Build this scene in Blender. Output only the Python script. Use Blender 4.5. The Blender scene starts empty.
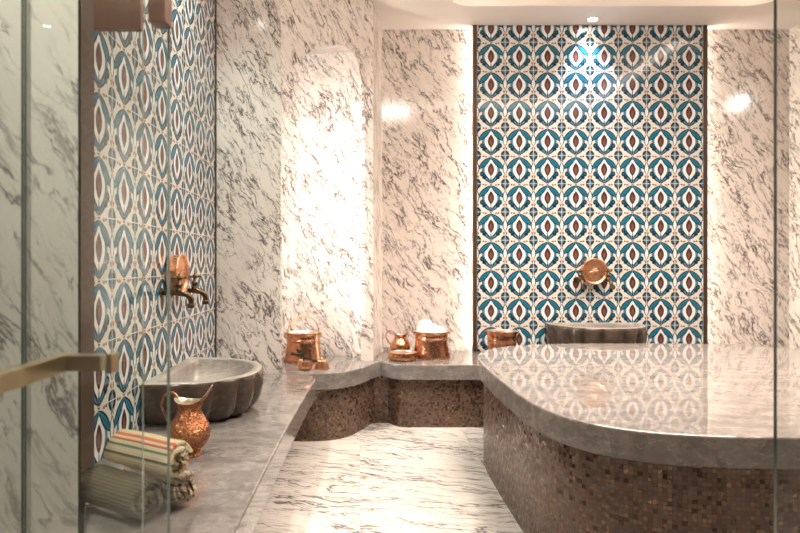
import bpy, bmesh, math, random
from mathutils import Vector, Matrix, noise
random.seed(7)
S = bpy.context.scene
COL = S.collection
PI = math.pi
R = math.radians
EYE = 1.015          # camera height above the floor
CEIL = 2.705
BT = 0.395           # bench top
ST = 0.531           # platform top
CX = 1.626           # the room's axis


def mirx(p):
    return (2 * CX - p[0], p[1])


# ------------------------------------------------------------------ nodes
class NT:
    def __init__(self, name):
        self.m = bpy.data.materials.new(name)
        self.m.use_nodes = True
        self.t = self.m.node_tree
        self.t.nodes.clear()
        self.out = self.t.nodes.new('ShaderNodeOutputMaterial')

    def n(self, typ, ins=None, **props):
        nd = self.t.nodes.new(typ)
        for k, v in props.items():
            setattr(nd, k, v)
        for k, v in (ins or {}).items():
            self.put(nd.inputs[k], v)
        return nd

    def put(self, sock, v):
        if isinstance(v, bpy.types.NodeSocket):
            self.t.links.new(v, sock)
        elif isinstance(v, bpy.types.Node):
            self.t.links.new(v.outputs[0], sock)
        else:
            if sock.type == 'RGBA' and len(v) == 3:
                v = (*v, 1)
            sock.default_value = v

    def math(self, op, a, b=0.0, clamp=False):
        return self.n('ShaderNodeMath', {0: a, 1: b}, operation=op, use_clamp=clamp).outputs[0]

    def vm(self, op, a, b=(0, 0, 0)):
        nd = self.n('ShaderNodeVectorMath', {0: a, 1: b}, operation=op)
        return nd.outputs['Value'] if op in ('DOT_PRODUCT', 'LENGTH', 'DISTANCE') else nd.outputs[0]

    def rng(self, v, a, b, c=0.0, d=1.0, smooth=False):
        return self.n('ShaderNodeMapRange', {0: v, 1: a, 2: b, 3: c, 4: d}, clamp=True,
                      interpolation_type='SMOOTHSTEP' if smooth else 'LINEAR').outputs[0]

    def mix(self, f, a, b, blend='MIX'):
        nd = self.n('ShaderNodeMix', data_type='RGBA', blend_type=blend)
        self.put(nd.inputs[0], f)
        self.put(nd.inputs[6], a)
        self.put(nd.inputs[7], b)
        return nd.outputs[2]

    def uv(self):
        return self.n('ShaderNodeTexCoord').outputs['UV']

    def obj(self):
        return self.n('ShaderNodeTexCoord').outputs['Object']

    def noise(self, vec, scale, detail=4, rough=.55, dist=0.0):
        return self.n('ShaderNodeTexNoise', {'Vector': vec, 'Scale': scale, 'Detail': detail,
                                             'Roughness': rough, 'Distortion': dist})

    def mapping(self, vec, loc=(0, 0, 0), rot=(0, 0, 0), scale=(1, 1, 1)):
        return self.n('ShaderNodeMapping', {'Vector': vec, 'Location': loc, 'Rotation': rot, 'Scale': scale}).outputs[0]

    def bsdf(self, **ins):
        b = self.n('ShaderNodeBsdfPrincipled')
        for k, v in ins.items():
            self.put(b.inputs[k.replace('_', ' ')], v)
        self.t.links.new(b.outputs[0], self.out.inputs[0])
        return b

    def bump(self, h, strength=.3, dist=.01):
        return self.n('ShaderNodeBump', {'Height': h, 'Strength': strength, 'Distance': dist}).outputs[0]


def simple(name, col, rough=.5, metal=0.0, var=.08, scale=20.0):
    t = NT(name)
    nz = t.noise(t.obj(), scale, 3)
    c = t.mix(t.rng(nz.outputs[0], .3, .7), tuple(x * (1 - var) for x in col), tuple(min(1, x * (1 + var)) for x in col))
    t.bsdf(Base_Color=c, Roughness=rough, Metallic=metal)
    return t.m


def emission(name, col, strength):
    t = NT(name)
    e = t.n('ShaderNodeEmission', {'Color': col, 'Strength': strength})
    t.t.links.new(e.outputs[0], t.out.inputs[0])
    return t.m


def marble(name, base, vein, ang, across=7.0, along=2.0, rough=.12, tile=None, strength=1.0, jcol=(.5, .45, .4), mask=(.40, .54)):
    """white marble with broken dark streaks running along `ang` in the surface's own metres"""
    t = NT(name)
    uv = t.uv()
    p = uv
    joint = None
    if tile:
        w, h = tile
        q = t.vm('DIVIDE', uv, (w, h, 1))
        cell = t.vm('FLOOR', q)
        fr = t.vm('FRACTION', q)
        sx = t.n('ShaderNodeSeparateXYZ', {0: fr})
        jx = t.math('MULTIPLY', t.math('MINIMUM', sx.outputs[0], t.math('SUBTRACT', 1.0, sx.outputs[0])), w)
        jy = t.math('MULTIPLY', t.math('MINIMUM', sx.outputs[1], t.math('SUBTRACT', 1.0, sx.outputs[1])), h)
        joint = t.math('LESS_THAN', t.math('MINIMUM', jx, jy), .0013)
        wn = t.n('ShaderNodeTexWhiteNoise', {'Vector': cell}, noise_dimensions='2D')
        off = t.vm('MULTIPLY', wn.outputs['Color'], (9.0, 9.0, 0))
        p = t.vm('ADD', uv, off)
    warp = t.noise(p, 3.0, 3)
    wv = t.vm('SUBTRACT', warp.outputs['Color'], (.5, .5, .5))
    p2 = t.vm('ADD', p, t.vm('MULTIPLY', wv, (.16, .16, 0)))
    rot = t.mapping(t.mapping(p2, rot=(0, 0, -ang)), scale=(along, across, 1))
    a = t.noise(rot, 1.6, 5, .62)
    d = t.math('ABSOLUTE', t.math('SUBTRACT', a.outputs[0], .5))
    line = t.rng(d, .0, .034, 1, 0, True)
    b = t.noise(t.vm('ADD', rot, (4.7, 8.1, 0)), 3.4, 4, .6)
    d2 = t.math('ABSOLUTE', t.math('SUBTRACT', b.outputs[0], .5))
    line2 = t.rng(d2, .0, .030, .85, 0, True)
    m1 = t.noise(t.vm('ADD', rot, (11.3, 2.2, 0)), 1.1, 3, .6)
    mk = t.rng(m1.outputs[0], mask[0], mask[1], 0, 1, True)
    m2 = t.noise(t.vm('ADD', rot, (1.3, 22.2, 0)), 2.1, 3, .6)
    mk2 = t.rng(m2.outputs[0], mask[0] + .02, mask[1] + .06, 0, 1, True)
    f = t.math('MAXIMUM', t.math('MULTIPLY', line, mk), t.math('MULTIPLY', line2, mk2))
    f = t.math('MULTIPLY', f, strength, True)
    cloud = t.noise(rot, .9, 4, .6)
    base2 = tuple(x * .86 for x in base)
    c = t.mix(t.rng(cloud.outputs[0], .5, .75, 0, .8, True), base, base2)
    halo = t.math('MULTIPLY', t.rng(d, .0, .12, .16, 0, True), mk)
    c = t.mix(halo, c, tuple((x + y) / 2 for x, y in zip(base, vein)))
    c = t.mix(f, c, vein)
    if joint is not None:
        c = t.mix(joint, c, jcol)
    t.bsdf(Base_Color=c, Roughness=rough)
    return t.m


def grey_stone(name, base, rough=.14):
    t = NT(name)
    uv = t.uv()
    w = t.noise(uv, 5, 4)
    p = t.vm('ADD', uv, t.vm('MULTIPLY', w.outputs['Color'], (.1, .1, 0)))
    n1 = t.noise(t.mapping(p, scale=(1, 2.2, 1)), 6, 6, .65)
    n2 = t.noise(t.vm('ADD', p, (3, 3, 0)), 34, 4, .7)
    c = t.mix(t.rng(n1.outputs[0], .3, .7), tuple(x * .72 for x in base), tuple(x * 1.25 for x in base))
    n3 = t.noise(t.vm('ADD', p, (7, 1, 0)), 15, 5, .7)
    c = t.mix(t.rng(n3.outputs[0], .45, .62, 0, .6), c, tuple(x * .5 for x in base))
    c = t.mix(t.rng(n2.outputs[0], .35, .7, 0, .6), c, tuple(x * .6 for x in base))
    d = t.math('ABSOLUTE', t.math('SUBTRACT', n1.outputs[0], .52))
    c = t.mix(t.rng(d, 0, .012, .45, 0), c, tuple(min(1, x * 1.9) for x in base))
    t.bsdf(Base_Color=c, Roughness=rough)
    return t.m


def mosaic(name, size=.0130):
    t = NT(name)
    q = t.vm('DIVIDE', t.uv(), (size, size, 1))
    cell = t.vm('FLOOR', q)
    fr = t.n('ShaderNodeSeparateXYZ', {0: t.vm('FRACTION', q)})
    e = t.math('MINIMUM', t.math('MINIMUM', fr.outputs[0], t.math('SUBTRACT', 1.0, fr.outputs[0])),
               t.math('MINIMUM', fr.outputs[1], t.math('SUBTRACT', 1.0, fr.outputs[1])))
    grout = t.math('LESS_THAN', e, .075)
    wn = t.n('ShaderNodeTexWhiteNoise', {'Vector': cell}, noise_dimensions='2D')
    ramp = t.n('ShaderNodeValToRGB', {0: wn.outputs[0]})
    cr = ramp.color_ramp
    cr.interpolation = 'CONSTANT'
    cols = [(0, (.085, .050, .034)), (.16, (.135, .080, .054)), (.34, (.175, .108, .074)), (.52, (.105, .066, .047)),
            (.68, (.20, .13, .09)), (.82, (.15, .10, .075)), (.95, (.30, .205, .135))]
    while len(cr.elements) < len(cols):
        cr.elements.new(.5)
    for el, (pos, c) in zip(cr.elements, cols):
        el.position = pos
        el.color = (*c, 1)
    c = t.mix(grout, t.mix(.35, t.mix(1.0, ramp.outputs[0], (1, .90, .84), 'MULTIPLY'), (.125, .074, .048)), (.075, .052, .040))
    nm = t.vm('ADD', t.vm('MULTIPLY', t.vm('SUBTRACT', wn.outputs['Color'], (.5, .5, .5)), (.13, .13, 0)), (.5, .5, 1))
    nmap = t.n('ShaderNodeNormalMap', {'Color': nm, 'Strength': 1.0}, uv_map='UVMap')
    wn2 = t.n('ShaderNodeTexWhiteNoise', {'Vector': t.vm('ADD', cell, (31, 17, 0))}, noise_dimensions='2D')
    gold = t.math('GREATER_THAN', wn2.outputs[0], .72)
    t.bsdf(Base_Color=c, Roughness=t.rng(wn2.outputs[0], 0, 1, .5, .2), Metallic=t.math('MULTIPLY', gold, .7), Normal=nmap.outputs[0])
    return t.m


def iznik(name):
    """glazed tile, one ogee tulip per tile; the UVs count tiles"""
    t = NT(name)
    s = t.n('ShaderNodeSeparateXYZ', {0: t.vm('FRACTION', t.uv())})
    x = t.math('ABSOLUTE', t.math('SUBTRACT', s.outputs[0], .5))
    y = s.outputs[1]
    p = t.n('ShaderNodeCombineXYZ', {0: x, 1: y, 2: 1.0}).outputs[0]
    c = (.67, .65, .59)

    def ell(c, col, cx, cy, a, b, ang=0.0, soft=.14, lo=None):
        ca, sa = math.cos(R(ang)), math.sin(R(ang))
        d1 = t.vm('DOT_PRODUCT', p, (ca / a, sa / a, -(cx * ca + cy * sa) / a))
        d2 = t.vm('DOT_PRODUCT', p, (-sa / b, ca / b, -(-cx * sa + cy * ca) / b))
        ln = t.vm('LENGTH', t.n('ShaderNodeCombineXYZ', {0: d1, 1: d2, 2: 0.0}).outputs[0])
        f = t.rng(ln, 1 - soft, 1, 1, 0)
        return t.mix(f, c, col)
    def lens(c, col, cx, cy, a, b, ang=90.0, soft=.12):
        """pointed leaf: half length a along ang, half width b"""
        ca, sa = math.cos(R(ang)), math.sin(R(ang))
        d1 = t.vm('DOT_PRODUCT', p, (ca / a, sa / a, -(cx * ca + cy * sa) / a))
        d2 = t.vm('DOT_PRODUCT', p, (-sa / b, ca / b, -(-cx * sa + cy * ca) / b))
        v = t.math('ADD', t.math('ABSOLUTE', d2), t.math('MULTIPLY', d1, d1))
        return t.mix(t.rng(v, 1 - soft, 1, 1, 0), c, col)
    navy, teal, blue = (.006, .024, .045), (.008, .125, .205), (.07, .26, .37)
    c = lens(c, navy, 0, .48, .43, .325, soft=.06)
    c = lens(c, blue, 0, .48, .415, .295, soft=.06)
    c = lens(c, navy, 0, .49, .385, .250, soft=.06)
    c = lens(c, (.80, .80, .79), 0, .49, .375, .235, soft=.08)
    c = ell(c, (.80, .80, .79), 0, .46, .185, .25, soft=.08)
    # lower curls
    c = lens(c, navy, .185, .205, .25, .075, 50)
    c = lens(c, blue, .175, .195, .19, .024, 50)
    c = ell(c, navy, .315, .34, .085, .10)
    c = ell(c, navy, .245, .215, .075, .065)
    c = ell(c, teal, .315, .345, .035, .045)
    # leaves
    c = lens(c, navy, .235, .72, .34, .108, -44)
    c = lens(c, (.016, .17, .265), .235, .72, .30, .060, -44)
    c = ell(c, navy, .235, .715, .20, .007, -44)
    # stem, bud
    c = ell(c, navy, 0, .15, .020, .14)
    c = lens(c, (.07, .028, .024), 0, .50, .25, .120)
    c = lens(c, (.18, .068, .052), 0, .47, .15, .062, soft=.4)
    # tears between the columns
    c = lens(c, navy, .5, .54, .24, .095)
    c = lens(c, (.74, .80, .81), .5, .53, .20, .060)
    c = ell(c, (.55, .17, .06), .5, .275, .045, .05)
    c = ell(c, navy, .45, .24, .018, .06, 25)
    # medallions at the tile corners
    for yy in (0, 1):
        c = ell(c, navy, .5, yy, .165, .19)
        c = ell(c, (.07, .15, .21), .5, yy, .10, .115, soft=.25)
        c = ell(c, navy, 0, yy + .015, .06, .06)
        c = ell(c, (.55, .17, .06), 0, yy + .015, .026, .026)
    c = ell(c, (.42, .17, .09), .185, .955, .055, .034)
    c = ell(c, navy, .27, .965, .028, .034)
    c = ell(c, navy, .47, .81, .02, .06)
    jx = t.math('GREATER_THAN', x, .4915)
    jy = t.math('GREATER_THAN', t.math('ABSOLUTE', t.math('SUBTRACT', y, .5)), .4915)
    c = t.mix(t.math('MAXIMUM', jx, jy), c, (.66, .66, .62))
    nz = t.noise(t.uv(), 1.7, 2)
    h = t.math('ADD', t.math('MULTIPLY', t.math('MAXIMUM', jx, jy), -1.0), t.math('MULTIPLY', nz.outputs[0], 1.2))
    t.bsdf(Base_Color=c, Roughness=.10, Normal=t.bump(h, .12, .004))
    return t.m


def copper(name, col=(.78, .36, .20), rough=.24, dent=26.0, bstr=.35, patina=.45):
    t = NT(name)
    o = t.obj()
    v = t.n('ShaderNodeTexVoronoi', {'Vector': o, 'Scale': dent})
    n1 = t.noise(o, 14, 4, .6)
    n2 = t.noise(o, 70, 3, .6)
    f = t.math('MULTIPLY', t.rng(n1.outputs[0], .42, .68), patina)
    c = t.mix(f, col, tuple(x * .35 for x in col))
    c = t.mix(t.rng(n2.outputs[0], .5, .7, 0, patina * .6), c, tuple(x * .5 for x in col))
    t.bsdf(Base_Color=c, Metallic=1.0, Roughness=t.rng(n2.outputs[0], .3, .7, rough * .8, rough * 1.4),
           Normal=t.bump(v.outputs['Distance'], bstr, .006))
    return t.m


def towel_mat(name, stops, weft=900.0, period=.16, fuzz=.2):
    """stripes that run along the roll: colour by the length of cloth wound up (u)"""
    t = NT(name)
    s = t.n('ShaderNodeSeparateXYZ', {0: t.uv()})
    u = t.math('FRACT', t.math('DIVIDE', s.outputs[0], period))
    ramp = t.n('ShaderNodeValToRGB', {0: u})
    cr = ramp.color_ramp
    cr.interpolation = 'CONSTANT'
    while len(cr.elements) < len(stops):
        cr.elements.new(.5)
    for el, (pos, c) in zip(cr.elements, stops):
        el.position = pos
        el.color = (*c, 1)
    nz = t.noise(t.uv(), 260, 2)
    c = t.mix(t.rng(nz.outputs[0], .3, .7, 0, fuzz), ramp.outputs[0], (.25, .2, .14))
    wv = t.math('SINE', t.math('MULTIPLY', s.outputs[0], weft))
    wv2 = t.math('SINE', t.math('MULTIPLY', s.outputs[1], 2200.0))
    h = t.math('ADD', wv, t.math('MULTIPLY', wv2, .5))
    t.bsdf(Base_Color=c, Roughness=.9, Normal=t.bump(h, .4, .002))
    return t.m


def glass(name, tint, refl=1.0):
    t = NT(name)
    tr = t.n('ShaderNodeBsdfTransparent', {'Color': tint})
    gl = t.n('ShaderNodeBsdfGlossy', {'Color': (1, 1, 1), 'Roughness': .0})
    ge = t.n('ShaderNodeNewGeometry')
    c = t.math('ABSOLUTE', t.vm('DOT_PRODUCT', ge.outputs['Incoming'], ge.outputs['Normal']))
    fr = t.math('ADD', .04, t.math('MULTIPLY', .96, t.math('POWER', t.math('SUBTRACT', 1.0, c), 5.0)))
    mx = t.n('ShaderNodeMixShader', {0: t.math('MULTIPLY', fr, refl), 1: tr.outputs[0], 2: gl.outputs[0]})
    t.t.links.new(mx.outputs[0], t.out.inputs[0])
    return t.m


WALL = (.81, .725, .66)
M = dict(
    wall=marble('veined_marble', WALL, (.10, .075, .07), R(-59), 10.0, 2.9, .13),
    wall2=marble('bookmatched_marble', WALL, (.095, .07, .065), R(-56), 10.0, 3.0, .13, mask=(.40, .54)),
    pier=marble('smoky_marble', (.70, .64, .58), (.20, .17, .16), R(-62), 7.0, 1.6, .12, mask=(.38, .6)),
    floor=marble('floor_marble', (.72, .67, .61), (.14, .12, .11), R(-18), 8.0, 1.4, .13, tile=(.62, .62), mask=(.405, .56)),
    stone=grey_stone('grey_marble_lit', (.31, .272, .245), .035),  # same stone as the bench, lightened to carry the platform's bright reflection
    bench_stone=grey_stone('bench_grey_marble', (.235, .208, .188), .08),
    basin=grey_stone('brown_stone', (.085, .060, .044), .22),
    basin_in=grey_stone('pale_stone', (.36, .32, .275), .35),
    mosaic=mosaic('brown_mosaic'),
    tile=iznik('tulip_tiles'),
    bronze=simple('bronze_trim', (.085, .050, .032), .38, .4),
    copper=copper('beaten_copper', (.63, .305, .175), .22, 30.0, .10, .35),
    copper_fine=copper('engraved_copper', (.60, .255, .12), .25, 170.0, .7, .9),
    copper_bright=copper('bright_copper', (.88, .45, .25), .3, 40.0, .4, .4),
    tin=simple('tinned_lining', (.72, .62, .50), .3, .9),
    dark=simple('dark_tap_bronze', (.13, .08, .045), .28, 1.0),
    brass=simple('brushed_brass', (.55, .43, .26), .3, 1.0, .05),
    brass2=simple('yellow_brass', (.62, .44, .20), .3, 1.0, .05),
    ceiling=simple('ceiling_plaster', (.80, .72, .66), .6, 0, .01, 3),
    glass=glass('clear_glass', (.975, .987, .977)),
    glass2=glass('leaf_glass', (.968, .985, .974), .13),
    edge=simple('green_glass_edge', (.055, .085, .07), .15, 0, .05),
    edge_pale=simple('pale_glass_edge', (.17, .215, .185), .25, 0, .05),
    hinge=simple('rose_bronze', (.24, .135, .095), .32, .8),
    foam=simple('white_foam', (.92, .89, .84), .8, 0, .02),
    herb=simple('dark_herb', (.045, .04, .022), .6, 0, .3, 60),
    white_lamp=emission('lamp_lens', (1, .93, .85), 40),
    led=emission('led_strip_light', (1, .90, .78), 26),
    led_niche=emission('niche_led_light', (1, .96, .90), 125),
    led_dim=emission('niche_led_dim_light', (1, .96, .90), 16),
    cove=emission('cove_light', (1, .86, .74), 9),
)
M['towel_olive'] = towel_mat('olive_ribbed_cloth', [(0, (.12, .10, .06)), (.30, (.05, .04, .022)), (.46, (.145, .122, .075)), (.76, (.06, .052, .032)), (.88, (.13, .11, .068))], 700, .0105, .1)
M['towel_cream'] = towel_mat('cream_patterned_cloth', [(0, (.62, .52, .36)), (.22, (.10, .07, .055)), (.29, (.60, .50, .36)), (.52, (.12, .08, .06)), (.62, (.64, .54, .4)), (.85, (.30, .10, .06)), (.9, (.58, .48, .34))], 900, .055)
M['towel_stripe'] = towel_mat('striped_cloth', [(0, (.52, .43, .25)), (.20, (.06, .07, .05)), (.235, (.52, .43, .25)), (.46, (.5, .09, .045)), (.52, (.60, .50, .33)), (.56, (.40, .08, .04)), (.60, (.60, .50, .33)), (.65, (.07, .16, .10)), (.69, (.62, .53, .36)), (.78, (.09, .08, .06)), (.82, (.58, .49, .32))], 900, .172)


# ------------------------------------------------------------------ geometry
class G:
    """collects faces with uvs, material slots and smoothing into ONE mesh"""
    def __init__(self):
        self.v, self.f, self.uv, self.mi, self.sm = [], [], [], [], []

    def face(self, pts, uvs=None, mi=0, sm=False):
        i = len(self.v)
        self.v += [tuple(p) for p in pts]
        self.f.append(tuple(range(i, i + len(pts))))
        self.uv.append(uvs or [(p[0], p[1]) for p in pts])
        self.mi.append(mi)
        self.sm.append(sm)

    def grid(self, rows, close=False, mi=0, sm=True, uvrows=None):
        n = len(rows[0])
        rng = range(n if close else n - 1)
        if uvrows is None:
            uvrows = []
            vacc = 0
            for j, r in enumerate(rows):
                if j:
                    vacc += (Vector(rows[j][0]) - Vector(rows[j - 1][0])).length
                acc, ur = 0, [(0, vacc)]
                for i in range(1, n + 1):
                    acc += (Vector(r[i % n]) - Vector(r[i - 1])).length
                    ur.append((acc, vacc))
                uvrows.append(ur)
        for j in range(len(rows) - 1):
            for i in rng:
                k = (i + 1) % n
                self.face([rows[j][i], rows[j][k], rows[j + 1][k], rows[j + 1][i]],
                          [uvrows[j][i], uvrows[j][i + 1], uvrows[j + 1][i + 1], uvrows[j + 1][i]], mi, sm)

    def prism(self, poly, z0, z1, mi=0, mtop=None, smooth=False, bevel=0.0):
        """poly counter-clockwise in plan; side uv = (perimeter, height), top uv = plan"""
        mtop = mi if mtop is None else mtop
        n = len(poly)
        acc = [0]
        for i in range(n):
            a, b = poly[i], poly[(i + 1) % n]
            acc.append(acc[-1] + math.hypot(b[0] - a[0], b[1] - a[1]))
        rows = [(0, z0)]
        if bevel:
            ins = offset_poly(poly, bevel)
            ins2 = offset_poly(poly, bevel * .3)
            levels = [(poly, z0), (poly, z1 - bevel), (ins2, z1 - bevel * .3), (ins, z1)]
        else:
            levels = [(poly, z0), (poly, z1)]
        for (pa, za), (pb, zb) in zip(levels, levels[1:]):
            for i in range(n):
                k = (i + 1) % n
                self.face([(*pa[i], za), (*pa[k], za), (*pb[k], zb), (*pb[i], zb)],
                          [(acc[i], za), (acc[i + 1], za), (acc[i + 1], zb), (acc[i], zb)], mi, smooth)
        self.face([(*p, z1) for p in levels[-1][0]], None, mtop)
        self.face([(*p, z0) for p in reversed(poly)], None, mi)

    def box(self, a, b, mi=0, bevel=0.0):
        x0, y0, z0 = a
        x1, y1, z1 = b
        self.prism([(x0, y0), (x1, y0), (x1, y1), (x0, y1)], z0, z1, mi, bevel=bevel)

    def lathe(self, prof, segs=40, mi=0, fn=None, cap=True):
        rows = []
        for r, z in prof:
            row = []
            for i in range(segs):
                a = 2 * PI * i / segs
                q = (r * math.cos(a), r * math.sin(a), z)
                row.append(fn(q, a) if fn else q)
            rows.append(row)
        self.grid(rows, True, mi)
        if cap:
            if prof[0][0] > 1e-4:
                self.face(list(reversed(rows[0])), None, mi)
            if prof[-1][0] > 1e-4:
                self.face(rows[-1], None, mi)

    def tube(self, pts, rad, segs=10, mi=0, cap=True):
        pts = [Vector(p) for p in pts]
        rads = rad if isinstance(rad, (list, tuple)) else [rad] * len(pts)
        rows = []
        up = None
        for i, p in enumerate(pts):
            d = (pts[min(i + 1, len(pts) - 1)] - pts[max(i - 1, 0)]).normalized()
            if up is None:
                up = Vector((0, 0, 1)) if abs(d.z) < .9 else Vector((1, 0, 0))
            s = d.cross(up).normalized()
            up = s.cross(d).normalized()
            rows.append([p + (s * math.cos(2 * PI * k / segs) + up * math.sin(2 * PI * k / segs)) * rads[i] for k in range(segs)])
        self.grid(rows, True, mi)
        if cap:
            self.face(list(reversed(rows[0])), None, mi)
            self.face(rows[-1], None, mi)

    def build(self, name, mats, parent=None, loc=None, rot=None, merge=True):
        me = bpy.data.meshes.new(name)
        me.from_pydata(self.v, [], self.f)
        lay = me.uv_layers.new(name='UVMap')
        k = 0
        for i, pl in enumerate(me.polygons):
            pl.material_index = self.mi[i]
            pl.use_smooth = self.sm[i]
            for u in self.uv[i]:
                lay.data[k].uv = (u[0], u[1])
                k += 1
        for m in (mats if isinstance(mats, (list, tuple)) else [mats]):
            me.materials.append(m)
        if merge:
            bm = bmesh.new()
            bm.from_mesh(me)
            bmesh.ops.remove_doubles(bm, verts=bm.verts, dist=1e-5)
            bmesh.ops.recalc_face_normals(bm, faces=bm.faces) if merge == 'recalc' else None
            bm.to_mesh(me)
            bm.free()
        o = bpy.data.objects.new(name, me)
        COL.objects.link(o)
        if parent:
            o.parent = parent
        if loc:
            o.location = loc
        if rot:
            o.rotation_euler = rot
        return o


def offset_poly(poly, d):
    n = len(poly)
    out = []
    for i in range(n):
        a, b, c = Vector(poly[i - 1]), Vector(poly[i]), Vector(poly[(i + 1) % n])
        e1, e2 = (b - a), (c - b)
        e1 = e1.normalized() if e1.length > 1e-9 else e2.normalized()
        e2 = e2.normalized() if e2.length > 1e-9 else e1
        n1, n2 = Vector((-e1.y, e1.x)), Vector((-e2.y, e2.x))
        nn = n1 + n2
        nn = nn.normalized() if nn.length > 1e-6 else n1
        k = max(.5, nn.dot(n1))
        out.append(tuple(b + nn * d / k))
    return out


def smooth_line(pts, n=6):
    """Catmull-Rom through the points"""
    P = [Vector(p) for p in pts]
    out = []
    for i in range(len(P) - 1):
        p0, p1, p2, p3 = P[max(i - 1, 0)], P[i], P[i + 1], P[min(i + 2, len(P) - 1)]
        for k in range(n):
            t = k / n
            out.append(.5 * ((2 * p1) + (p2 - p0) * t + (2 * p0 - 5 * p1 + 4 * p2 - p3) * t * t + (3 * p1 - p0 - 3 * p2 + p3) * t ** 3))
    out.append(P[-1])
    return [tuple(p) for p in out]


def thing(name, label, cat, loc=(0, 0, 0), rz=0.0, group=None):
    o = bpy.data.objects.new(name, None)
    o.empty_display_size = .05
    COL.objects.link(o)
    o.location = loc
    o.rotation_euler = (0, 0, rz)
    return tag(o, label, cat, group)


def tag(o, label, cat, group=None):
    o['label'] = label
    o['category'] = cat
    if group:
        o['group'] = group
    return o


def struct(o):
    o['kind'] = 'structure'
    return o


def dup(root, loc, rz, label, group=None):
    c = root.copy()
    COL.objects.link(c)
    c.location = loc
    c.rotation_euler = (0, 0, rz)
    c['label'] = label
    if group:
        c['group'] = group
    for ch in list(root.children):
        d = ch.copy()
        COL.objects.link(d)
        d.parent = c
        for g in list(ch.children):
            e = g.copy()
            COL.objects.link(e)
            e.parent = d
    return c


# ------------------------------------------------------------------ the room
g = G()
g.box((-1.6, -1.2, -.1), (4.6, 4.6, 0))
struct(g.build('floor', M['floor']))

# left wall plane and the frontal pier beside the niche, right wall likewise
A, B = (-.45, 3.39), (.03, 3.82)
PIERX = -.45


def wallstrip(name, pts, z0, z1, mat, uo=0.0, thick=.0):
    """a wall along a plan polyline, its visible side to the left of the direction of travel"""
    g = G()
    acc = uo
    for a, b in zip(pts, pts[1:]):
        L = math.hypot(b[0] - a[0], b[1] - a[1])
        g.face([(*a, z0), (*b, z0), (*b, z1), (*a, z1)], [(acc, z0), (acc + L, z0), (acc + L, z1), (acc, z1)])
        acc += L
    o = g.build(name, mat)
    md = o.modifiers.new('thickness', 'SOLIDIFY')
    md.thickness = .06
    md.offset = -1
    return struct(o)


TOP = CEIL + .02
wallstrip('wall_left', [(-.86, 1.69), (-.86, 3.385)], 0, TOP, M['wall'], 3.3)
# the frontal pier between the tile panel and the niche
wallstrip('wall_left_pier', [(-.92, 3.39), (-.45, 3.39)], 0, TOP, M['wall'], .37)
# niche: spandrel in the slanting plane, soffit, curved back
apse_ctl = [(-.45, 3.39), (-.555, 3.52), (-.58, 3.75), (-.53, 3.96), (-.38, 4.06), (-.2, 4.06), (-.06, 4.0), (.045, 3.91), (.03, 3.82)]
NS = 48
arch_ctl = [(0, 1.0), (.04, 1.06), (.165, 1.165), (.27, 1.229), (.327, 1.257), (.45, 1.302), (.559, 1.329), (.66, 1.345), (.745, 1.350), (.83, 1.335), (.90, 1.285), (.955, 1.18), (.985, 1.07), (1, .95)]


def lerp_tab(tab, s):
    for (a, va), (b, vb) in zip(tab, tab[1:]):
        if s <= b:
            return va + (vb - va) * (s - a) / (b - a)
    return tab[-1][1]


def niche(name, mirror=False):
    ap = smooth_line(apse_ctl, 8)
    ss = [i / NS for i in range(NS + 1)]
    front, back, hs = [], [], []
    for s in ss:
        front.append((A[0] + (B[0] - A[0]) * s, A[1] + (B[1] - A[1]) * s))
        k = s * (len(ap) - 1)
        i = min(int(k), len(ap) - 2)
        f = k - i
        back.append((ap[i][0] * (1 - f) + ap[i + 1][0] * f, ap[i][1] * (1 - f) + ap[i + 1][1] * f))
        hs.append(EYE + lerp_tab(arch_ctl, s))
    if mirror:
        front = [mirx(p) for p in front]
        back = [mirx(p) for p in back]
    L = math.hypot(B[0] - A[0], B[1] - A[1])
    g = G()
    acc = 0
    for i in range(NS):
        u0, u1 = 2.0 + L * ss[i], 2.0 + L * ss[i + 1]
        h0, h1 = hs[i], hs[i + 1]
        b0 = EYE + (h0 - EYE) * (1 + (back[i][1] / front[i][1] - 1) * .64)
        b1 = EYE + (h1 - EYE) * (1 + (back[i + 1][1] / front[i + 1][1] - 1) * .64)
        g.face([(*front[i], h0), (*front[i + 1], h1), (*front[i + 1], TOP), (*front[i], TOP)], [(u0, h0), (u1, h1), (u1, TOP), (u0, TOP)])
        d = math.hypot(back[i + 1][0] - back[i][0], back[i + 1][1] - back[i][1])
        g.face([(*front[i], h0), (*back[i], b0), (*back[i + 1], b1), (*front[i + 1], h1)],
               [(u0, h0), (u0, h0 + .4), (u1, h1 + .4), (u1, h1)])
        g.face([(*back[i], 0), (*back[i + 1], 0), (*back[i + 1], b1), (*back[i], b0)],
               [(6 + acc, 0), (6 + acc + d, 0), (6 + acc + d, b1), (6 + acc, b0)], 0, True)
        acc += d
    return struct(g.build(name, M['wall2']))


niche('wall_niche')
for (x, y, z1, lab) in ((-.492, 3.475, 2.04, 'hidden vertical light strip inside the left edge of the arched niche'), (.018, 3.878, 1.92, 'vertical light strip inside the right edge of the arched niche')):
    g = G()
    g.box((x - .004, y - .010, BT + .004 if x > -.2 else .75), (x + .004, y + .010, z1))
    tag(g.build('led_strip', M['led_niche'] if x < -.2 else M['led_dim']), lab, 'light')
niche('wall_niche_right', True)
corner = [(.03, 3.82), (.085, 3.84), (.16, 4.30)]
wallstrip('wall_corner_left', corner, 0, TOP, M['wall'], 1.5)
wallstrip('wall_back', [(.16, 4.30), (3.092, 4.30)], 0, TOP, M['wall2'], .8)
wallstrip('wall_corner_right', [mirx(p) for p in reversed(corner)], 0, TOP, M['wall'], 7.7)
wallstrip('wall_right_pier', [mirx((-.45, 3.39)), mirx((-.92, 3.39))], 0, TOP, M['wall'], .4)
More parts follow.
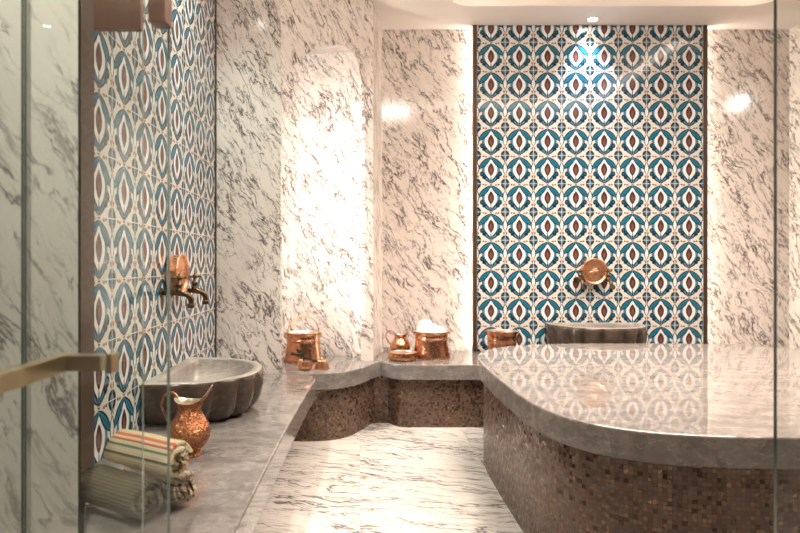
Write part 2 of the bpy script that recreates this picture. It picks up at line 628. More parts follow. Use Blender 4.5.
wallstrip('wall_right', [mirx((-.86, 3.385)), mirx((-.86, 1.2))], 0, TOP, M['wall'], 3)
# splayed marble jamb of the entrance
g = G()
g.prism([(-1.5, 1.30), (-.6140, 1.30), (-.797, 1.687), (-.86, 1.687), (-1.5, 1.687)], 0, TOP)
o = struct(g.build('wall_front_left', M['pier']))
g = G()
g.prism([(3.75, 1.30), (4.7, 1.30), (4.7, 1.68), (3.95, 1.68)], 0, TOP)
struct(g.build('wall_front_right', M['pier']))

# ceiling with a rounded raised coffer above the platform


def rounded_rect(x0, y0, x1, y1, r, n=8):
    out = []
    for cx, cy, a0 in ((x1 - r, y1 - r, 0), (x0 + r, y1 - r, 90), (x0 + r, y0 + r, 180), (x1 - r, y0 + r, 270)):
        for k in range(n + 1):
            a = R(a0 + 90 * k / n)
            out.append((cx + r * math.cos(a), cy + r * math.sin(a)))
    return out


COF = rounded_rect(.57, 1.45, 2.68, 3.91, .16)


def ceiling():
    bm = bmesh.new()
    outer = [(-1.6, -1.2), (4.7, -1.2), (4.7, 4.6), (-1.6, 4.6)]
    es = []
    for loop in (outer, COF):
        vs = [bm.verts.new((*p, CEIL)) for p in loop]
        for i in range(len(vs)):
            es.append(bm.edges.new((vs[i], vs[(i + 1) % len(vs)])))
    bmesh.ops.triangle_fill(bm, edges=es, use_beauty=True)
    # the coffer: sides and lid
    H = CEIL + .22
    lo = [bm.verts.new((*p, CEIL)) for p in COF]
    hi = [bm.verts.new((*p, H)) for p in COF]
    n = len(COF)
    for i in range(n):
        bm.faces.new((lo[i], lo[(i + 1) % n], hi[(i + 1) % n], hi[i]))
    bm.faces.new(hi)
    bmesh.ops.remove_doubles(bm, verts=bm.verts, dist=1e-5)
    me = bpy.data.meshes.new('ceiling')
    bm.to_mesh(me)
    bm.free()
    me.materials.append(M['ceiling'])
    o = bpy.data.objects.new('ceiling', me)
    COL.objects.link(o)
    return struct(o)


ceiling()
# glowing strip around the inside of the coffer
g = G()
ring_o = offset_poly(COF, .004)
ring_i = offset_poly(COF, .018)
n = len(COF)
for i in range(n):
    k = (i + 1) % n
    g.face([(*ring_i[k], CEIL + .15), (*ring_i[i], CEIL + .15), (*ring_i[i], CEIL + .19), (*ring_i[k], CEIL + .19)])
    g.face([(*ring_o[i], CEIL + .15), (*ring_i[i], CEIL + .15), (*ring_i[k], CEIL + .15), (*ring_o[k], CEIL + .15)])
tag(g.build('cove_light', M['cove']), 'glowing light strip around the raised ceiling coffer', 'light')


# ------------------------------------------------------------------ tile panels
def tile_panel(label, loc, rz, joint_z, led):
    """local: 1.6 m along +x, facing -y, front at y=0"""
    t = thing('tile_panel', label, 'tile panel', loc, rz, None)
    z0, z1 = BT + .001, CEIL - .003
    g = G()

    def q(p):
        return p
    f = [(0, 0, z0), (1.6, 0, z0), (1.6, 0, z1), (0, 0, z1)]
    v0, v1 = (z0 - joint_z) / .2, (z1 - joint_z) / .2
    g.face(f, [(0, v0), (8, v0), (8, v1), (0, v1)])
    g.face([(0, .03, z0), (0, .03, z1), (1.6, .03, z1), (1.6, .03, z0)])
    g.face([(0, 0, z1), (1.6, 0, z1), (1.6, .03, z1), (0, .03, z1)])
    g.face([(0, 0, z0), (0, .03, z0), (1.6, .03, z0), (1.6, 0, z0)])
    g.build('tiles', M['tile'], t)
    for x0, x1 in ((-.028, 0), (1.6, 1.628)):
        g = G()
        g.box((x0, -.006, z0), (x1, .032, z1))
        g.build('trim_strip', M['bronze'], t)
    g = G()
    g.box((.03, .031, z0), (1.57, .075 if led else .036, z1))
    g.build('backing', M['ceiling'], t)
    if led:
        for x0, x1 in ((.012, .029), (1.571, 1.588)):
            g = G()
            g.box((x0, .036, z0 + .01), (x1, .066, z1 - .01))
            g.build('led_strip', M['led'], t)
    return t


tile_panel('wide blue and white tulip tile panel on the far wall', (CX - .8, 4.22, 0), 0, EYE - .632, True)
tp = tile_panel('tulip tile panel on the left wall behind the glass door', (-.82, 1.775, 0), R(90), EYE - .65, False)
for ch in tp.children:
    if ch.name.startswith('trim_strip') and ch.data.vertices[0].co.x < .5:
        g = G()
        g.box((-.085, -.03, BT + .001), (0, .036, CEIL - .003), bevel=.0)
        g.build('edge_post', M['bronze'], tp)
        bpy.data.objects.remove(ch)
        break

# ------------------------------------------------------------------ benches and platform
front = smooth_line([(-.46, 3.392), (-.38, 3.380), (-.27, 3.376), (-.15, 3.400), (-.05, 3.47), (.02, 3.58), (.07, 3.69), (.105, 3.765), (.135, 3.80)], 4)
front2 = smooth_line([(.135, 3.80), (.165, 3.765), (.21, 3.70), (.27, 3.674), (.36, 3.668), (.6, 3.668)], 4)[1:]
half = front + front2
ap = [p for p in smooth_line(apse_ctl, 5)]
ap_in = []
for i, p in enumerate(ap):
    a, b = Vector(ap[max(i - 1, 0)]), Vector(ap[min(i + 1, len(ap) - 1)])
    d = (b - a).normalized()
    ap_in.append((p[0] + d.y * .004, p[1] - d.x * .004))
back_l = [(.166, 4.295), (.0905, 3.835), (.034, 3.812)] + list(reversed(ap_in))[1:-1]


def bench_poly(inset):
    h = half
    if inset:
        hh = []
        for i, p in enumerate(h):
            a, b = Vector(h[max(i - 1, 0)]), Vector(h[min(i + 1, len(h) - 1)])
            d = (b - a).normalized()
            hh.append((p[0] - d.y * inset, p[1] + d.x * inset))
        hh[0] = (h[0][0] + .005, h[0][1] + .02)
        # the cusp by the corner pier stays clear of the wall
        h = [(max(p[0], -.46), p[1]) for p in hh]
        h = [(p[0], min(p[1], 3.81)) for p in h]
    right = [mirx(p) for p in reversed(h)]
    back_r = [mirx(p) for p in reversed(back_l)]
    return h + right + back_r + back_l


t = thing('stone_bench', 'long grey stone bench with scalloped front under the niche and the far tile panel', 'bench')
g = G()
g.prism(bench_poly(0), BT - .092, BT, bevel=.006)
g.build('bench_top', M['bench_stone'], t)
g = G()
g.prism(bench_poly(.04), 0, BT - .0925)
g.build('mosaic_base', M['mosaic'], t)

t = thing('stone_bench', 'straight grey stone bench along the left wall holding basin, jug and towels', 'bench')
edge = smooth_line([(-.292, 1.29), (-.277, 2.2), (-.252, 2.95), (-.238, 3.19)], 6)[:-1] + smooth_line([(-.238, 3.19), (-.244, 3.265), (-.275, 3.325), (-.34, 3.356), (-.48, 3.369), (-.85, 3.372)], 5)
poly = edge + [(-.85, 1.745), (-.78, 1.70), (-.600, 1.29)]
g = G()
g.prism(poly, BT - .10, BT - .001, bevel=.006)
g.build('bench_top', M['bench_stone'], t)
g = G()
g.prism([(-.47, 1.75), (-.47, 3.30), (-.56, 3.36), (-.85, 3.365), (-.85, 1.75)], 0, BT - .1005)
g.build('mosaic_base', M['mosaic'], t)


def squircle(hx, hy0, hy1, n=120):
    out = []
    for i in range(n):
        a = 2 * PI * i / n
        c, s = math.cos(a), math.sin(a)
        e = 2 / 5.0 if s < 0 else 2 / 3.3
        hy = hy0 if s < 0 else hy1
        x = abs(c) ** e * (1 if c > 0 else -1)
        y = abs(s) ** e * (1 if s > 0 else -1)
        out.append((CX + hx * x, 2.65 + hy * y))
    # even spacing
    return out


t = thing('heated_platform', 'large rounded grey marble platform clad in brown mosaic in the room centre', 'platform')
g = G()
g.prism(squircle(1.038, .988, .990), ST - .088, ST, bevel=.007, smooth=False)
g.build('marble_top', M['stone'], t)
g = G()
g.prism(squircle(1.010, .960, .962), 0, ST - .0885)
g.build('mosaic_base', M['mosaic'], t)


# ------------------------------------------------------------------ fluted half-round basins
def make_basin(label, loc, rz, H, group):
    t = thing('stone_basin', label, 'basin', loc, rz, group)
    RX, RY = .395, .325
    NP = 96
    lob = 9

    def ring(sx, z, x0=0.0, ox=0.0, flute=0.0):
        row = []
        for i in range(NP + 1):
            a = -PI / 2 + PI * i / NP
            f = 1 + flute * (abs(math.sin(lob * (a + PI / 2))) ** .6 - .75)
            ca, sa = max(0.0, math.cos(a)) ** .84, math.copysign(abs(math.sin(a)) ** .84, math.sin(a))
            x = max(x0, x0 + (RX - ox - x0) * sx * ca * f)
            y = (RY - ox) * (sx if True else 1) * sa * (f if abs(sa) < .999 else 1)
            row.append((x, y, z))
        # straight back
        for k in range(1, 6):
            row.append((x0, row[NP][1] + (row[0][1] - row[NP][1]) * k / 6, z))
        return row
    g = G()
    rows = []
    for k in range(15):
        f = k / 14
        s = .70 + .30 * (1 - (1 - f) ** 2.1) ** (1 / 2.1)
        fl = .10 * min(1, (1 - f) * 5) ** .6 * min(1, f * 2.4 + .25) if k < 14 else 0.0
        rows.append(ring(s, H * (f ** 1.5) * .985, 0, 0, fl if k < 13 else .018))
    rows.append(ring(1.0, H, 0, .004))
    g.grid(rows, True)
    g.face(list(reversed(rows[0])))
    g.build('bowl', M['basin'], t)
    g = G()
    rows = [ring(1.0, H, 0, .004), ring(1.0, H + .003, .004, .008), ring(1.0, H + .003, .040, .038), ring(1.0, H - .004, .044, .042)]
    for k in range(1, 9):
        f = k / 8
        rows.append(ring(math.cos(f * 1.25), H - .004 - (H - .045) * math.sin(f * PI / 2), .044, .042))
    g.grid(rows, True)
    g.face(rows[-1])
    g.build('rim_and_hollow', M['basin_in'], t)
    return t


make_basin('brown fluted half-round basin on the left bench behind the engraved jug', (-.816, 2.545, BT), 0, .170, None)
make_basin('brown half-round basin against the far tile panel under its copper disc', (CX, 4.212, BT), R(-90), .205, None)


# ------------------------------------------------------------------ taps and discs
def make_tap(label, loc, rz):
    t = thing('wall_tap', label, 'tap', loc, rz, 'bronze wall taps')
    g = G()
    g.tube([(0.0, 0, 0), (.006, 0, 0), (.008, 0, 0)], [.021, .021, .016], 20)
    g.build('flange', M['dark'], t)
    g = G()
    path = [(.006, 0, 0), (.06, 0, 0), (.085, 0, 0), (.105, 0, -.004), (.119, 0, -.016), (.124, 0, -.034), (.124, 0, -.05)]
    g.tube(path, [.010, .010, .014, .0125, .012, .0115, .0115], 14)
    g.build('spout', M['dark'], t)
    g = G()
    g.tube([(.124, 0, -.042), (.124, 0, -.044), (.124, 0, -.060), (.124, 0, -.062)], [.012, .0145, .0145, .012], 16)
    g.build('nozzle', M['dark'], t)
    g = G()
    g.lathe([(.014, -.004), (.015, .014), (.011, .018), (.011, .028), (.014, .031), (.014, .038), (.008, .042), (.006, .058), (0, .060)], 18)
    o = g.build('valve', M['dark'], t, (.075, 0, 0))
    g = G()
    for a in range(4):
        c, s = math.cos(a * PI / 2 + .5), math.sin(a * PI / 2 + .5)
        g.tube([(0, 0, 0), (c * .016, s * .016, .001), (c * .022, s * .022, .002), (c * .027, s * .027, .002), (c * .030, s * .030, .002)], [.005, .0042, .0055, .0065, .003], 8)
    g.lathe([(.008, -.006), (.010, 0), (.008, .007), (.004, .012), (.005, .017), (0, .021)], 14)
    g.build('cross_handle', M['dark'], t, (.075, 0, .062))
    return t


TZ = EYE - .12
tap0 = make_tap('nearer bronze tap over the left basin beside the copper disc', (-.82, 2.46, TZ), 0)
dup(tap0, (-.82, 2.69, TZ), 0, 'farther bronze tap over the left basin by the marble pier')
dup(tap0, (CX - .098, 4.22, TZ + .008), R(-90), 'bronze tap on the left of the copper disc on the far panel')
dup(tap0, (CX + .098, 4.22, TZ + .008), R(-90), 'bronze tap on the right of the copper disc on the far panel')


def make_disc(label, loc, rz):
    t = thing('copper_disc', label, 'wall ornament', loc, rz, None)
    g = G()
    prof = [(.055, 0), (.078, .004), (.084, .012), (.084, .046), (.090, .050), (.093, .054), (.090, .058), (.082, .055), (.074, .047)]
    g.lathe(prof, 48, 0, cap=False)
    o = g.build('rim', M['copper_bright'], t)
    o.rotation_euler = (0, R(90), 0)
    g = G()
    g.lathe([(.074, .047), (.066, .044), (.062, .047), (.058, .044), (.050, .043), (.046, .046), (.042, .043), (.030, .044), (.020, .049), (.010, .052), (0, .053)], 48,
            fn=lambda q, a: (q[0], q[1], q[2] + (.004 * math.sin(8 * a) if .015 < math.hypot(q[0], q[1]) < .06 else 0)))
    o = g.build('embossed_face', M['copper_bright'], t)
    o.rotation_euler = (0, R(90), 0)
    return t


d0 = make_disc('round copper disc between the two taps on the left tile panel', (-.819, 2.575, EYE - .045), 0)
dup(d0, (CX + .012, 4.219, EYE - .052), R(-90), 'round embossed copper disc in the middle of the far tile panel')


# ------------------------------------------------------------------ copper ware
def vessel(g, prof, wall=.003, segs=48):
    inner = [(max(r - wall, .001), z + (wall if i == 0 else 0)) for i, (r, z) in enumerate(prof)]
    g.lathe([(.001, prof[0][1])] + prof, segs, cap=False)
    top = prof[-1]
    g.lathe([top, (top[0] - wall / 2, top[1] + wall * .6), (top[0] - wall, top[1])], segs, cap=False)
    g.lathe(list(reversed(inner)) + [(.001, prof[0][1] + wall)], segs, 1, cap=False)


def pot_profile(rb, rw, rt, h):
    return [(rb * .97, 0), (rb, .006), (rb * .985, .02), (rb * .93, h * .25), (rb * .87, h * .5), (rw * 1.0, h * .66), (rw * 1.0, h * .70),
            (rw * 1.035, h * .72), (rw * 1.035, h * .745), (rw, h * .765), (rw * 1.0, h * .88), (rt * 1.0, h * .94), (rt * 1.05, h * .965), (rt * 1.05, h)]


CU = [M['copper'], M['tin']]
# bucket with a bail handle in the niche
t = thing('copper_bucket', 'copper bucket with a tall brass bail handle standing in the arched niche', 'bucket', (-.362, 3.815, BT), R(12))
g = G()
vessel(g, pot_profile(.122, .104, .106, .185))
g.build('body', CU, t)
g = G()
pts = []
for i in range(25):
    a = PI * i / 24
    pts.append((-.098 * math.cos(a), 0, .176 + .112 * math.sin(a) ** .8))
g.tube(pts, .0042, 8)
g.build('bail_handle', M['brass2'], t)
for s in (-1, 1):
    g = G()
    g.tube([(s * .106, 0, .150), (s * .116, 0, .158), (s * .116, 0, .178), (s * .100, 0, .186)], [.008, .007, .007, .006], 8)
    g.build('ear', M['brass2'], t)

# two little cups on the bench and the dark sprig in one of them


def cup(name, label, x, y, prof, lid=False):
    t = thing(name, label, 'cup', (x, y, BT), 0, None)
    g = G()
    vessel(g, prof, .002, 32)
    g.build('body', [M['copper_bright'], M['tin']], t)
    if lid:
        z = prof[-1][1] + .001
        r = prof[-1][0]
        g = G()
        g.lathe([(r * 1.03, z), (r * 1.05, z + .004), (r * .8, z + .010), (r * .3, z + .014), (.004, z + .015), (.006, z + .021), (0, z + .024)], 32)
        g.build('lid', M['copper'], t)
    return t


cup('copper_cup', 'small round copper cup on the bench holding a dark sprig', -.322, 3.50, [(.028, 0), (.038, .008), (.044, .024), (.044, .036), (.039, .048), (.042, .056)])
cup('copper_cup', 'small lidded copper cup right of the cup with the sprig', -.226, 3.535, [(.040, 0), (.042, .004), (.040, .02), (.036, .034), (.036, .044)], True)
t = thing('herb_sprig', 'dark leafy sprig lying in the small copper cup in front of the bucket', 'sprig', (-.322, 3.50, BT + .05))
g = G()
stems = [[(.0, 0, -.03), (-.012, -.004, .015), (-.028, -.006, .048), (-.04, -.006, .062)],
         [(.004, 0, -.03), (-.012, .004, .02), (-.05, .0, .034), (-.075, -.004, .040)],
         [(.0, 0, -.03), (.012, -.006, .01), (.038, -.008, .006), (.066, -.008, -.006)]]
for st in stems:
    g.tube(smooth_line(st, 4), .0032, 6)
g.build('stem', M['herb'], t)
rs = random.Random(3)
for st in stems:
    line = smooth_line(st, 4)
    g = G()
    for k, p in enumerate(line[4:]):
        for s in (-1, 1):
            ln = rs.uniform(.014, .022)
            a = rs.uniform(.3, 1.3) * s
            d = Vector((math.sin(a), rs.uniform(-.4, .4), math.cos(a) * rs.choice((.7, -.2)) + .2)).normalized()
            sd = d.cross(Vector((.2, 1, .1))).normalized() * ln * .28
            th = d.cross(sd).normalized() * .0012
            P = Vector(p)
            for o_ in (th, -th):
                g.face([P, P + d * ln * .5 + sd + o_, P + d * ln, P + d * ln * .5 - sd + o_])
    g.build('leaves', M['herb'], t)


def make_jug(name, label, loc, rz, h, rb, mat, group=None, handle_mat=None):
    """a ewer: round belly, narrow neck, lip swept up to one side (+x), handle on the other (-x)"""
    t = thing(name, label, 'jug', loc, rz, group)
    body_h = h * .70
    prof = [(rb * .60, 0), (rb * .62, h * .02), (rb * .54, h * .045), (rb * .56, h * .07), (rb * .82, h * .15), (rb * .98, h * .25), (rb * 1.0, h * .33), (rb * .93, h * .42),
            (rb * .78, h * .50), (rb * .63, h * .57), (rb * .54, h * .64), (rb * .52, h * .70), (rb * .57, h * .76), (rb * .64, h * .80)]

    def shape(q, a):
        r = math.hypot(q[0], q[1])
        x, y, z = q
        f = max(0.0, (z / h - .62) / .18)
        f = f * f * (3 - 2 * f) if f < 1 else f
        fw = max(0, math.cos(a)) ** 1.15
        bw = max(0, -math.cos(a)) ** 3
        x += f * rb * (.52 * fw - .10 * bw)
        y *= 1 - .18 * f * fw
        z += f * h * (.235 * max(0, math.cos(a)) ** 3.2 + .05 * bw - .06)
        return (x, y, z)
    g = G()
    g.lathe([(.001, 0)] + prof, 56, 0, shape, cap=False)
    inner = [(r - .0025, z) for r, z in prof[4:]]
    inner = [(prof[4][0] * .2, prof[4][1])] + inner
    top = prof[-1]
    g.lathe([top, (top[0] - .001, top[1] + .002), inner[-1]], 56, 1, shape, cap=False)
    g.lathe(list(reversed(inner)), 56, 1, shape, cap=False)
    g.build('body', [mat, handle_mat or M['tin']], t)
    g = G()
    hx = -(rb * .62)
    pts = smooth_line([(hx * .92, 0, h * .785), (hx - rb * .22, 0, h * .86), (hx - rb * .62, 0, h * .82), (hx - rb * .78, 0, h * .68), (hx - rb * .60, 0, h * .52), (hx - rb * .34, 0, h * .40)], 6)
    g.tube(pts, [rb * .055] * len(pts), 10)
    g.build('handle', handle_mat or M['copper'], t)
    return t


make_jug('copper_jug', 'large engraved copper jug with swept lip on the left bench in front of the basin', (-.556, 1.945, BT), R(-8), .232, .0675, M['copper_fine'])
make_jug('copper_jug', 'smaller copper jug with looped handle beside the foam-filled pot on the far bench', (.272, 4.04, BT), R(-6), .195, .069, M['copper'], None, M['copper'])
g = G()
vessel(g, [(.078, 0), (.090, .006), (.096, .020), (.096, .034), (.091, .044), (.094, .050)], .003)
tag(g.build('copper_dish', CU, None, (.278, 3.862, BT)), 'low round copper dish in front of the smaller jug on the far bench', 'dish')
t = thing('copper_pot', 'wide copper pot heaped with white foam on the far bench', 'pot', (.478, 3.985, BT))
g = G()
vessel(g, pot_profile(.126, .108, .112, .172))
g.build('body', CU, t)
for s in (-1, 1):
    g = G()
    g.tube([(s * .108, 0, .160), (s * .122, .012, .166), (s * .134, .012, .176), (s * .130, -.014, .176), (s * .118, -.014, .164), (s * .108, 0, .158)], .0045, 8)
    g.build('ear', M['copper'], t)
# foam heap
bm = bmesh.new()
rs = random.Random(5)
for x, y, z, r in ((-.050, -.005, .165, .062), (.005, .0, .160, .060), (.052, .010, .152, .048), (-.032, .02, .205, .045), (-.062, -.01, .215, .026), (.035, -.03, .168, .045), (-.01, -.045, .163, .05), (.018, .01, .198, .026), (.066, -.02, .160, .034), (0, .05, .155, .045)):
    bmesh.ops.create_icosphere(bm, subdivisions=3, radius=r, matrix=Matrix.Translation((x, y, z)))
for v in bm.verts:
    n_ = noise.noise(v.co * 32) * .008 + noise.noise(v.co * 80) * .003
    v.co += v.co.normalized() * n_
    rr = math.hypot(v.co.x, v.co.y)
    if rr > .098 and v.co.z < .19:
        v.co.x *= .098 / rr
        v.co.y *= .098 / rr
me = bpy.data.meshes.new('soap_foam')
bm.to_mesh(me)
bm.free()
for p_ in me.polygons:
    p_.use_smooth = True
me.materials.append(M['foam'])
o = bpy.data.objects.new('soap_foam', me)
COL.objects.link(o)
o.location = (.478, 3.985, BT)
tag(o, 'white foam heaped above the rim of the copper pot on the far bench', 'foam')
# bucket beyond the platform
t = thing('copper_bucket', 'plain straight copper bucket half hidden behind the platform by the tile panel', 'bucket', (.96, 4.04, BT))
g = G()
hb = .168
vessel(g, [(.088, 0), (.090, .006), (.092, .03), (.095, hb * .5), (.096, hb * .62), (.0985, hb * .64), (.0985, hb * .67), (.097, hb * .69), (.099, hb * .86), (.104, hb * .95), (.106, hb)])
g.build('body', CU, t)
for s in (-1, 1):
    g = G()
    g.tube([(s * .098, 0, hb * .86), (s * .110, .012, hb * .9), (s * .114, 0, hb * .98), (s * .104, -.01, hb)], .005, 8)
    g.build('ear', M['copper'], t)


# ------------------------------------------------------------------ towels
def towel(label, c, ang, L, r, turns, mat, seed, fringe=False, phase=0.0, tilt=0.0):
    """spiral of cloth; local axis +x, its visible end at +L/2"""
    rs = random.Random(seed)
    t = thing('rolled_towel', label, 'towel', c, ang, 'rolled towels on the left bench')
    t.rotation_euler = (0, tilt, ang)
    N = int(turns * 40)
    th = r / (turns + .35) * .86
    g = G()
    nx = 7
    ends = []
    arcs = [0]
    for i in range(N + 1):
        a = 2 * PI * turns * i / N
        ends.append((a, r - (r - th * .5) * (i / N)))
        if i:
            arcs.append(arcs[-1] + 2 * PI * turns / N * ends[-1][1])
    jit = [rs.uniform(0, 6) for _ in range(6)]

    def pt(i, rad, x):
        a, rr = ends[i]
        rr2 = rad
        w = 1 + .035 * math.sin(2 * a + jit[0]) + .03 * math.sin(3 * a + jit[1]) + .02 * math.sin(x * 40 + jit[2])
        xx = x + (.006 * math.sin(1.3 * a + jit[3]) + .004 * math.sin(3.1 * a + jit[4])) * (x / (L / 2))
        ca, sa = math.cos(a + phase), math.sin(a + phase)
        return (xx, rr2 * w * ca, rr2 * w * sa * .97)
    xs = [-L / 2 + L * k / (nx - 1) for k in range(nx)]
    outer, inner, uo = [], [], []
    for x in xs:
        outer.append([pt(i, ends[i][1], x) for i in range(N + 1)])
        inner.append([pt(i, max(.001, ends[i][1] - th), x) for i in range(N + 1)])
        uo.append([(arcs[i], x) for i in range(N + 1)] + [(0, 0)])
    g.grid(outer, False, 0, True, uo)
    g.grid(inner, False, 0, True, uo)
    # rounded hems at both ends
    for k, sgn in ((0, -1), (nx - 1, 1)):
        hem = []
        for i in range(N + 1):
            o_, i_ = Vector(outer[k][i]), Vector(inner[k][i])
            hem.append(tuple((o_ + i_) / 2 + Vector((sgn * th * .35, 0, 0))))
        g.grid([outer[k], hem, inner[k]], False, 0, True, [uo[k], uo[k], uo[k]])
    for i in (0, N):
        for k in range(nx - 1):
            g.face([outer[k][i], outer[k + 1][i], inner[k + 1][i], inner[k][i]], [(arcs[i], xs[k])] * 4)
    g.build('cloth', mat, t)
    if fringe:
        g = G()
        for k in range(26):
            a = rs.uniform(PI * .3, PI * 1.55)
            y, z = r * .96 * math.cos(a), r * .96 * math.sin(a)
            z = max(z, -r * .90)
            d = rs.uniform(.010, .020)
            g.tube([(-L / 2 + .003, y, z), (-L / 2 - d * .6, y * 1.02, z - .004), (-L / 2 - d, y * 1.04, max(z - .010, -r * .95))], [.0018, .0016, .0008], 5)
        g.build('fringe', mat, t)
    return t


AX = math.atan2(-.10, .17)
ax = Vector((math.cos(AX), math.sin(AX)))
pp = Vector((-ax.y, ax.x))
c1 = Vector((-.594, 1.480))
c2 = c1 + pp * .110 + ax * .008
c3 = c1 + pp * .056 + ax * .036
rr = .052
towel('olive ribbed rolled towel lying nearest, at the lower left of the towel pile', (c1.x, c1.y, BT + rr * 1.03), AX, .205, rr, 3.3, M['towel_olive'], 1, True, PI * .1)
towel('cream patterned rolled towel at the lower right of the pile by the jug', (c2.x, c2.y, BT + .047), AX, .20, .0455, 3.4, M['towel_cream'], 2, False, PI * .2)
towel('striped rolled towel with red and green bands on top of the pile', (c3.x, c3.y, BT + .1415), AX, .215, .0505, 3.4, M['towel_stripe'], 3, False, PI * .05)


# ------------------------------------------------------------------ glass entrance
def pane(g, a, b, z0, z1, e1=1, e2=1, th=.010):
    """upright pane between plan points a, b: 10 mm thick, faces slot 0, narrow edges slot 1/2"""
    d = (Vector(b) - Vector(a)).normalized()
    nrm = Vector((-d.y, d.x)) * th
    a, b = Vector(a), Vector(b)
    a2, b2 = a + nrm, b + nrm
    g.face([(*a, z0), (*b, z0), (*b, z1), (*a, z1)])
    g.face([(*b2, z0), (*a2, z0), (*a2, z1), (*b2, z1)])
    g.face([(*a2, z0), (*a, z0), (*a, z1), (*a2, z1)], None, e1)
    g.face([(*b, z0), (*b2, z0), (*b2, z1), (*b, z1)], None, e2)
    g.face([(*a, z1), (*b, z1), (*b2, z1), (*a2, z1)], None, 1)
    g.face([(*b, z0), (*a, z0), (*a2, z0), (*b2, z0)], None, 1)


GM = [M['glass'], M['edge'], M['edge_pale']]
GZ0, GZ1 = .002, 2.698
g = G()
pane(g, (-1.45, 1.24), (-.704, 1.24), GZ0, GZ1)
tag(g.build('glass_panel', GM), 'fixed glass pane at the far left in front of the marble jamb', 'glass panel')
t = thing('glass_panel', 'narrow fixed glass pane the open glass door hangs from', 'glass panel')
g = G()
pane(g, (-.698, 1.24), (-.4525, 1.24), GZ0, GZ1, 1, 2)
g.build('pane', GM, t)
g = G()
g.box((-.545, 1.222, EYE + .482), (-.449, 1.239, EYE + .64), bevel=.003)
g.build('hinge_plate', M['hinge'], t)
g = G()
pane(g, (.866, 1.24), (2.2, 1.24), GZ0, GZ1)
tag(g.build('glass_panel', GM), 'fixed glass pane at the right edge in front of the platform', 'glass panel')

H = Vector((-.399, 1.235))
dn = Vector((-.030, -1)).normalized()
t = thing('glass_door', 'open glass door on the left with a horizontal brass handle', 'door', (H.x, H.y, 0))
g = G()
e = dn * .80
pane(g, (0, 0), (e.x, e.y), .012, 2.69, 2, 1, .006)
g.build('pane', [M['glass2'], M['edge'], M['edge_pale']], t)
# handle: bar along the door on its outer (left) side with a stand-off
hz = EYE - .160
side = Vector((dn.y, -dn.x))      # points to -x


def along(tt, s):
    q = dn * tt + side * s
    return q


def bar(g, t0, t1, s0, s1, z0, z1, bv=.002):
    a, b, c, d = along(t0, s0), along(t1, s0), along(t1, s1), along(t0, s1)
    pl = [tuple(a), tuple(b), tuple(c), tuple(d)]
    ar = sum(pl[i][0] * pl[(i + 1) % 4][1] - pl[(i + 1) % 4][0] * pl[i][1] for i in range(4))
    if ar < 0:
        pl.reverse()
    g.prism(pl, z0, z1, bevel=bv)


g = G()
bar(g, .255, .72, .068, .086, hz - .014, hz + .014)
hd = g.build('handle', M['brass'], t)
for q in (.255, .70):
    g = G()
    bar(g, q, q + .02, .011, .068, hz - .013, hz + .013)
    g.build('stand_off', M['brass'], hd)
g = G()
bar(g, .252, .278, -.009, -.001, hz - .016, hz + .016)
g.build('fixing_plate', M['brass'], hd)
g = G()
bar(g, .004, .045, -.012, .022, EYE + .485, EYE + .64)
g.build('hinge_clamp', M['hinge'], t)

# ------------------------------------------------------------------ lamps


def downlight(label, x, y, z):
    t = thing('downlight', label, 'light', (x, y, z))
    g = G()
    g.lathe([(.030, 0), (.042, -.001), (.044, -.004), (.040, -.006), (.031, -.004), (.030, 0)], 28, cap=False)
    g.build('trim_ring', M['ceiling'], t)
    g = G()
    g.lathe([(.030, -.001), (.015, -.0015), (.0005, -.002)], 28, cap=False)
    g.build('lens', M['white_lamp'], t)


def spot(name, loc, target, watts, angle, blend=.3, col=(1, .88, .76), size=.02):
    L = bpy.data.lights.new(name, 'SPOT')
    L.energy = watts
    L.spot_size = R(angle)
    L.spot_blend = blend
    L.color = col
    L.shadow_soft_size = size
    o = bpy.data.objects.new(name, L)
    COL.objects.link(o)
    o.location = loc
    d = Vector(target) - Vector(loc)
    o.rotation_euler = d.to_track_quat('-Z', 'Y').to_euler()
    return o


def area(name, loc, target, watts, sx, sy, col=(1, .88, .78)):
    L = bpy.data.lights.new(name, 'AREA')
    L.shape = 'RECTANGLE'
    L.size, L.size_y = sx, sy
    L.energy = watts
    L.color = col
    o = bpy.data.objects.new(name, L)
    COL.objects.link(o)
    o.location = loc
    d = Vector(target) - Vector(loc)
    o.rotation_euler = d.to_track_quat('-Z', 'Y').to_euler()
    return o


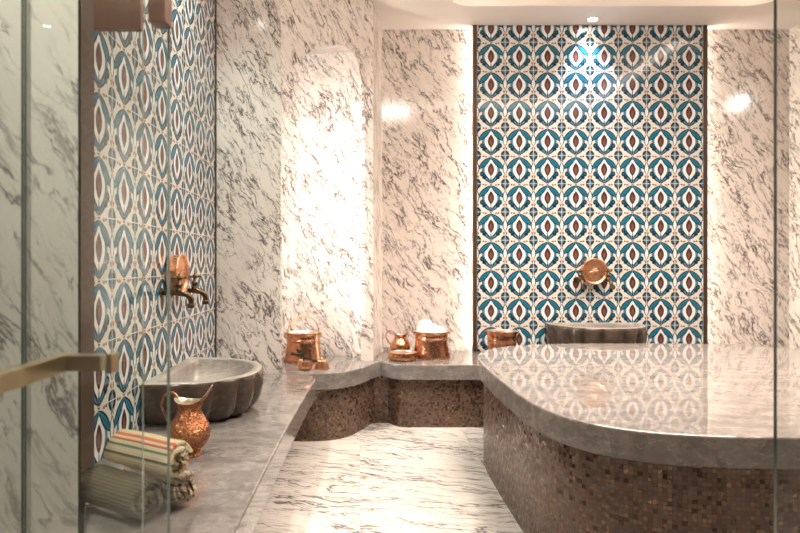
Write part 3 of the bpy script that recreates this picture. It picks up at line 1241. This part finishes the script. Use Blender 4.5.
downlight('small ceiling downlight washing the far tile panel', CX - .02, 4.12, CEIL)
downlight('small ceiling downlight washing the left tile panel', -.70, 2.575, CEIL)
spot('far_panel_lamp', (CX - .02, 4.12, CEIL - .012), (CX - .02, 4.20, 1.2), 40, 84, 1.0, (.74, .84, 1.0), .015)
spot('left_panel_lamp', (-.70, 2.575, CEIL - .012), (-.66, 2.575, .4), 40, 130, .8, (.80, 1, .92), .015)
spot('right_panel_lamp', (3.92, 2.42, CEIL - .012), (3.2, 3.4, .6), 28, 130, .8, (1, .95, .86), .03)
spot('left_floor_lamp', (-.70, 2.66, CEIL - .012), (.08, 2.7, 0), 66, 54, .35, (1, .93, .84), .012)
spot('aisle_lamp', (1.25, 2.6, CEIL + .1), (-.05, 2.75, 0), 20, 70, .12, (1, .93, .84), .02)
area('wall_fill_light', (.28, 2.13, CEIL - .004), (.15, 3.2, 1.2), 19, .5, .20, (1, .86, .76))  # added fill that brightens the niche walls; no fixture behind it
cl = area('coffer_light', (CX, 2.65, CEIL + .20), (CX, 2.65, 0), 74, 1.7, 1.8, (1, .86, .75))
cl.data.spread = R(115)
spot('entrance_lamp', (-.35, .35, CEIL - .02), (-.85, 1.3, 1.1), 190, 56, .6, (1, .92, .84), .05)

w = bpy.data.worlds.new('world')
S.world = w
w.use_nodes = True
w.node_tree.nodes['Background'].inputs[0].default_value = (1.0, .88, .78, 1)
w.node_tree.nodes['Background'].inputs[1].default_value = .10

# ------------------------------------------------------------------ camera
cam = bpy.data.cameras.new('camera')
cam.sensor_width = 36
cam.lens = 597 * 36 / 800
cam.shift_x = .05
cam.shift_y = -2.5 / 800
cam.clip_start = .05
cam.dof.use_dof = True
cam.dof.focus_distance = 2.6
cam.dof.aperture_fstop = 3.0
co = bpy.data.objects.new('camera', cam)
COL.objects.link(co)
co.location = (0, 0, EYE)
co.rotation_euler = (R(90), 0, 0)
S.camera = co

S.view_settings.view_transform = 'Standard'
S.view_settings.look = 'None'
S.view_settings.gamma = 1
S.view_settings.use_curve_mapping = False
S.view_settings.exposure = 0.32
S.cycles.max_bounces = 8
S.cycles.diffuse_bounces = 4
S.cycles.transparent_max_bounces = 12
S.cycles.sample_clamp_indirect = 6
S.cycles.use_denoising = True
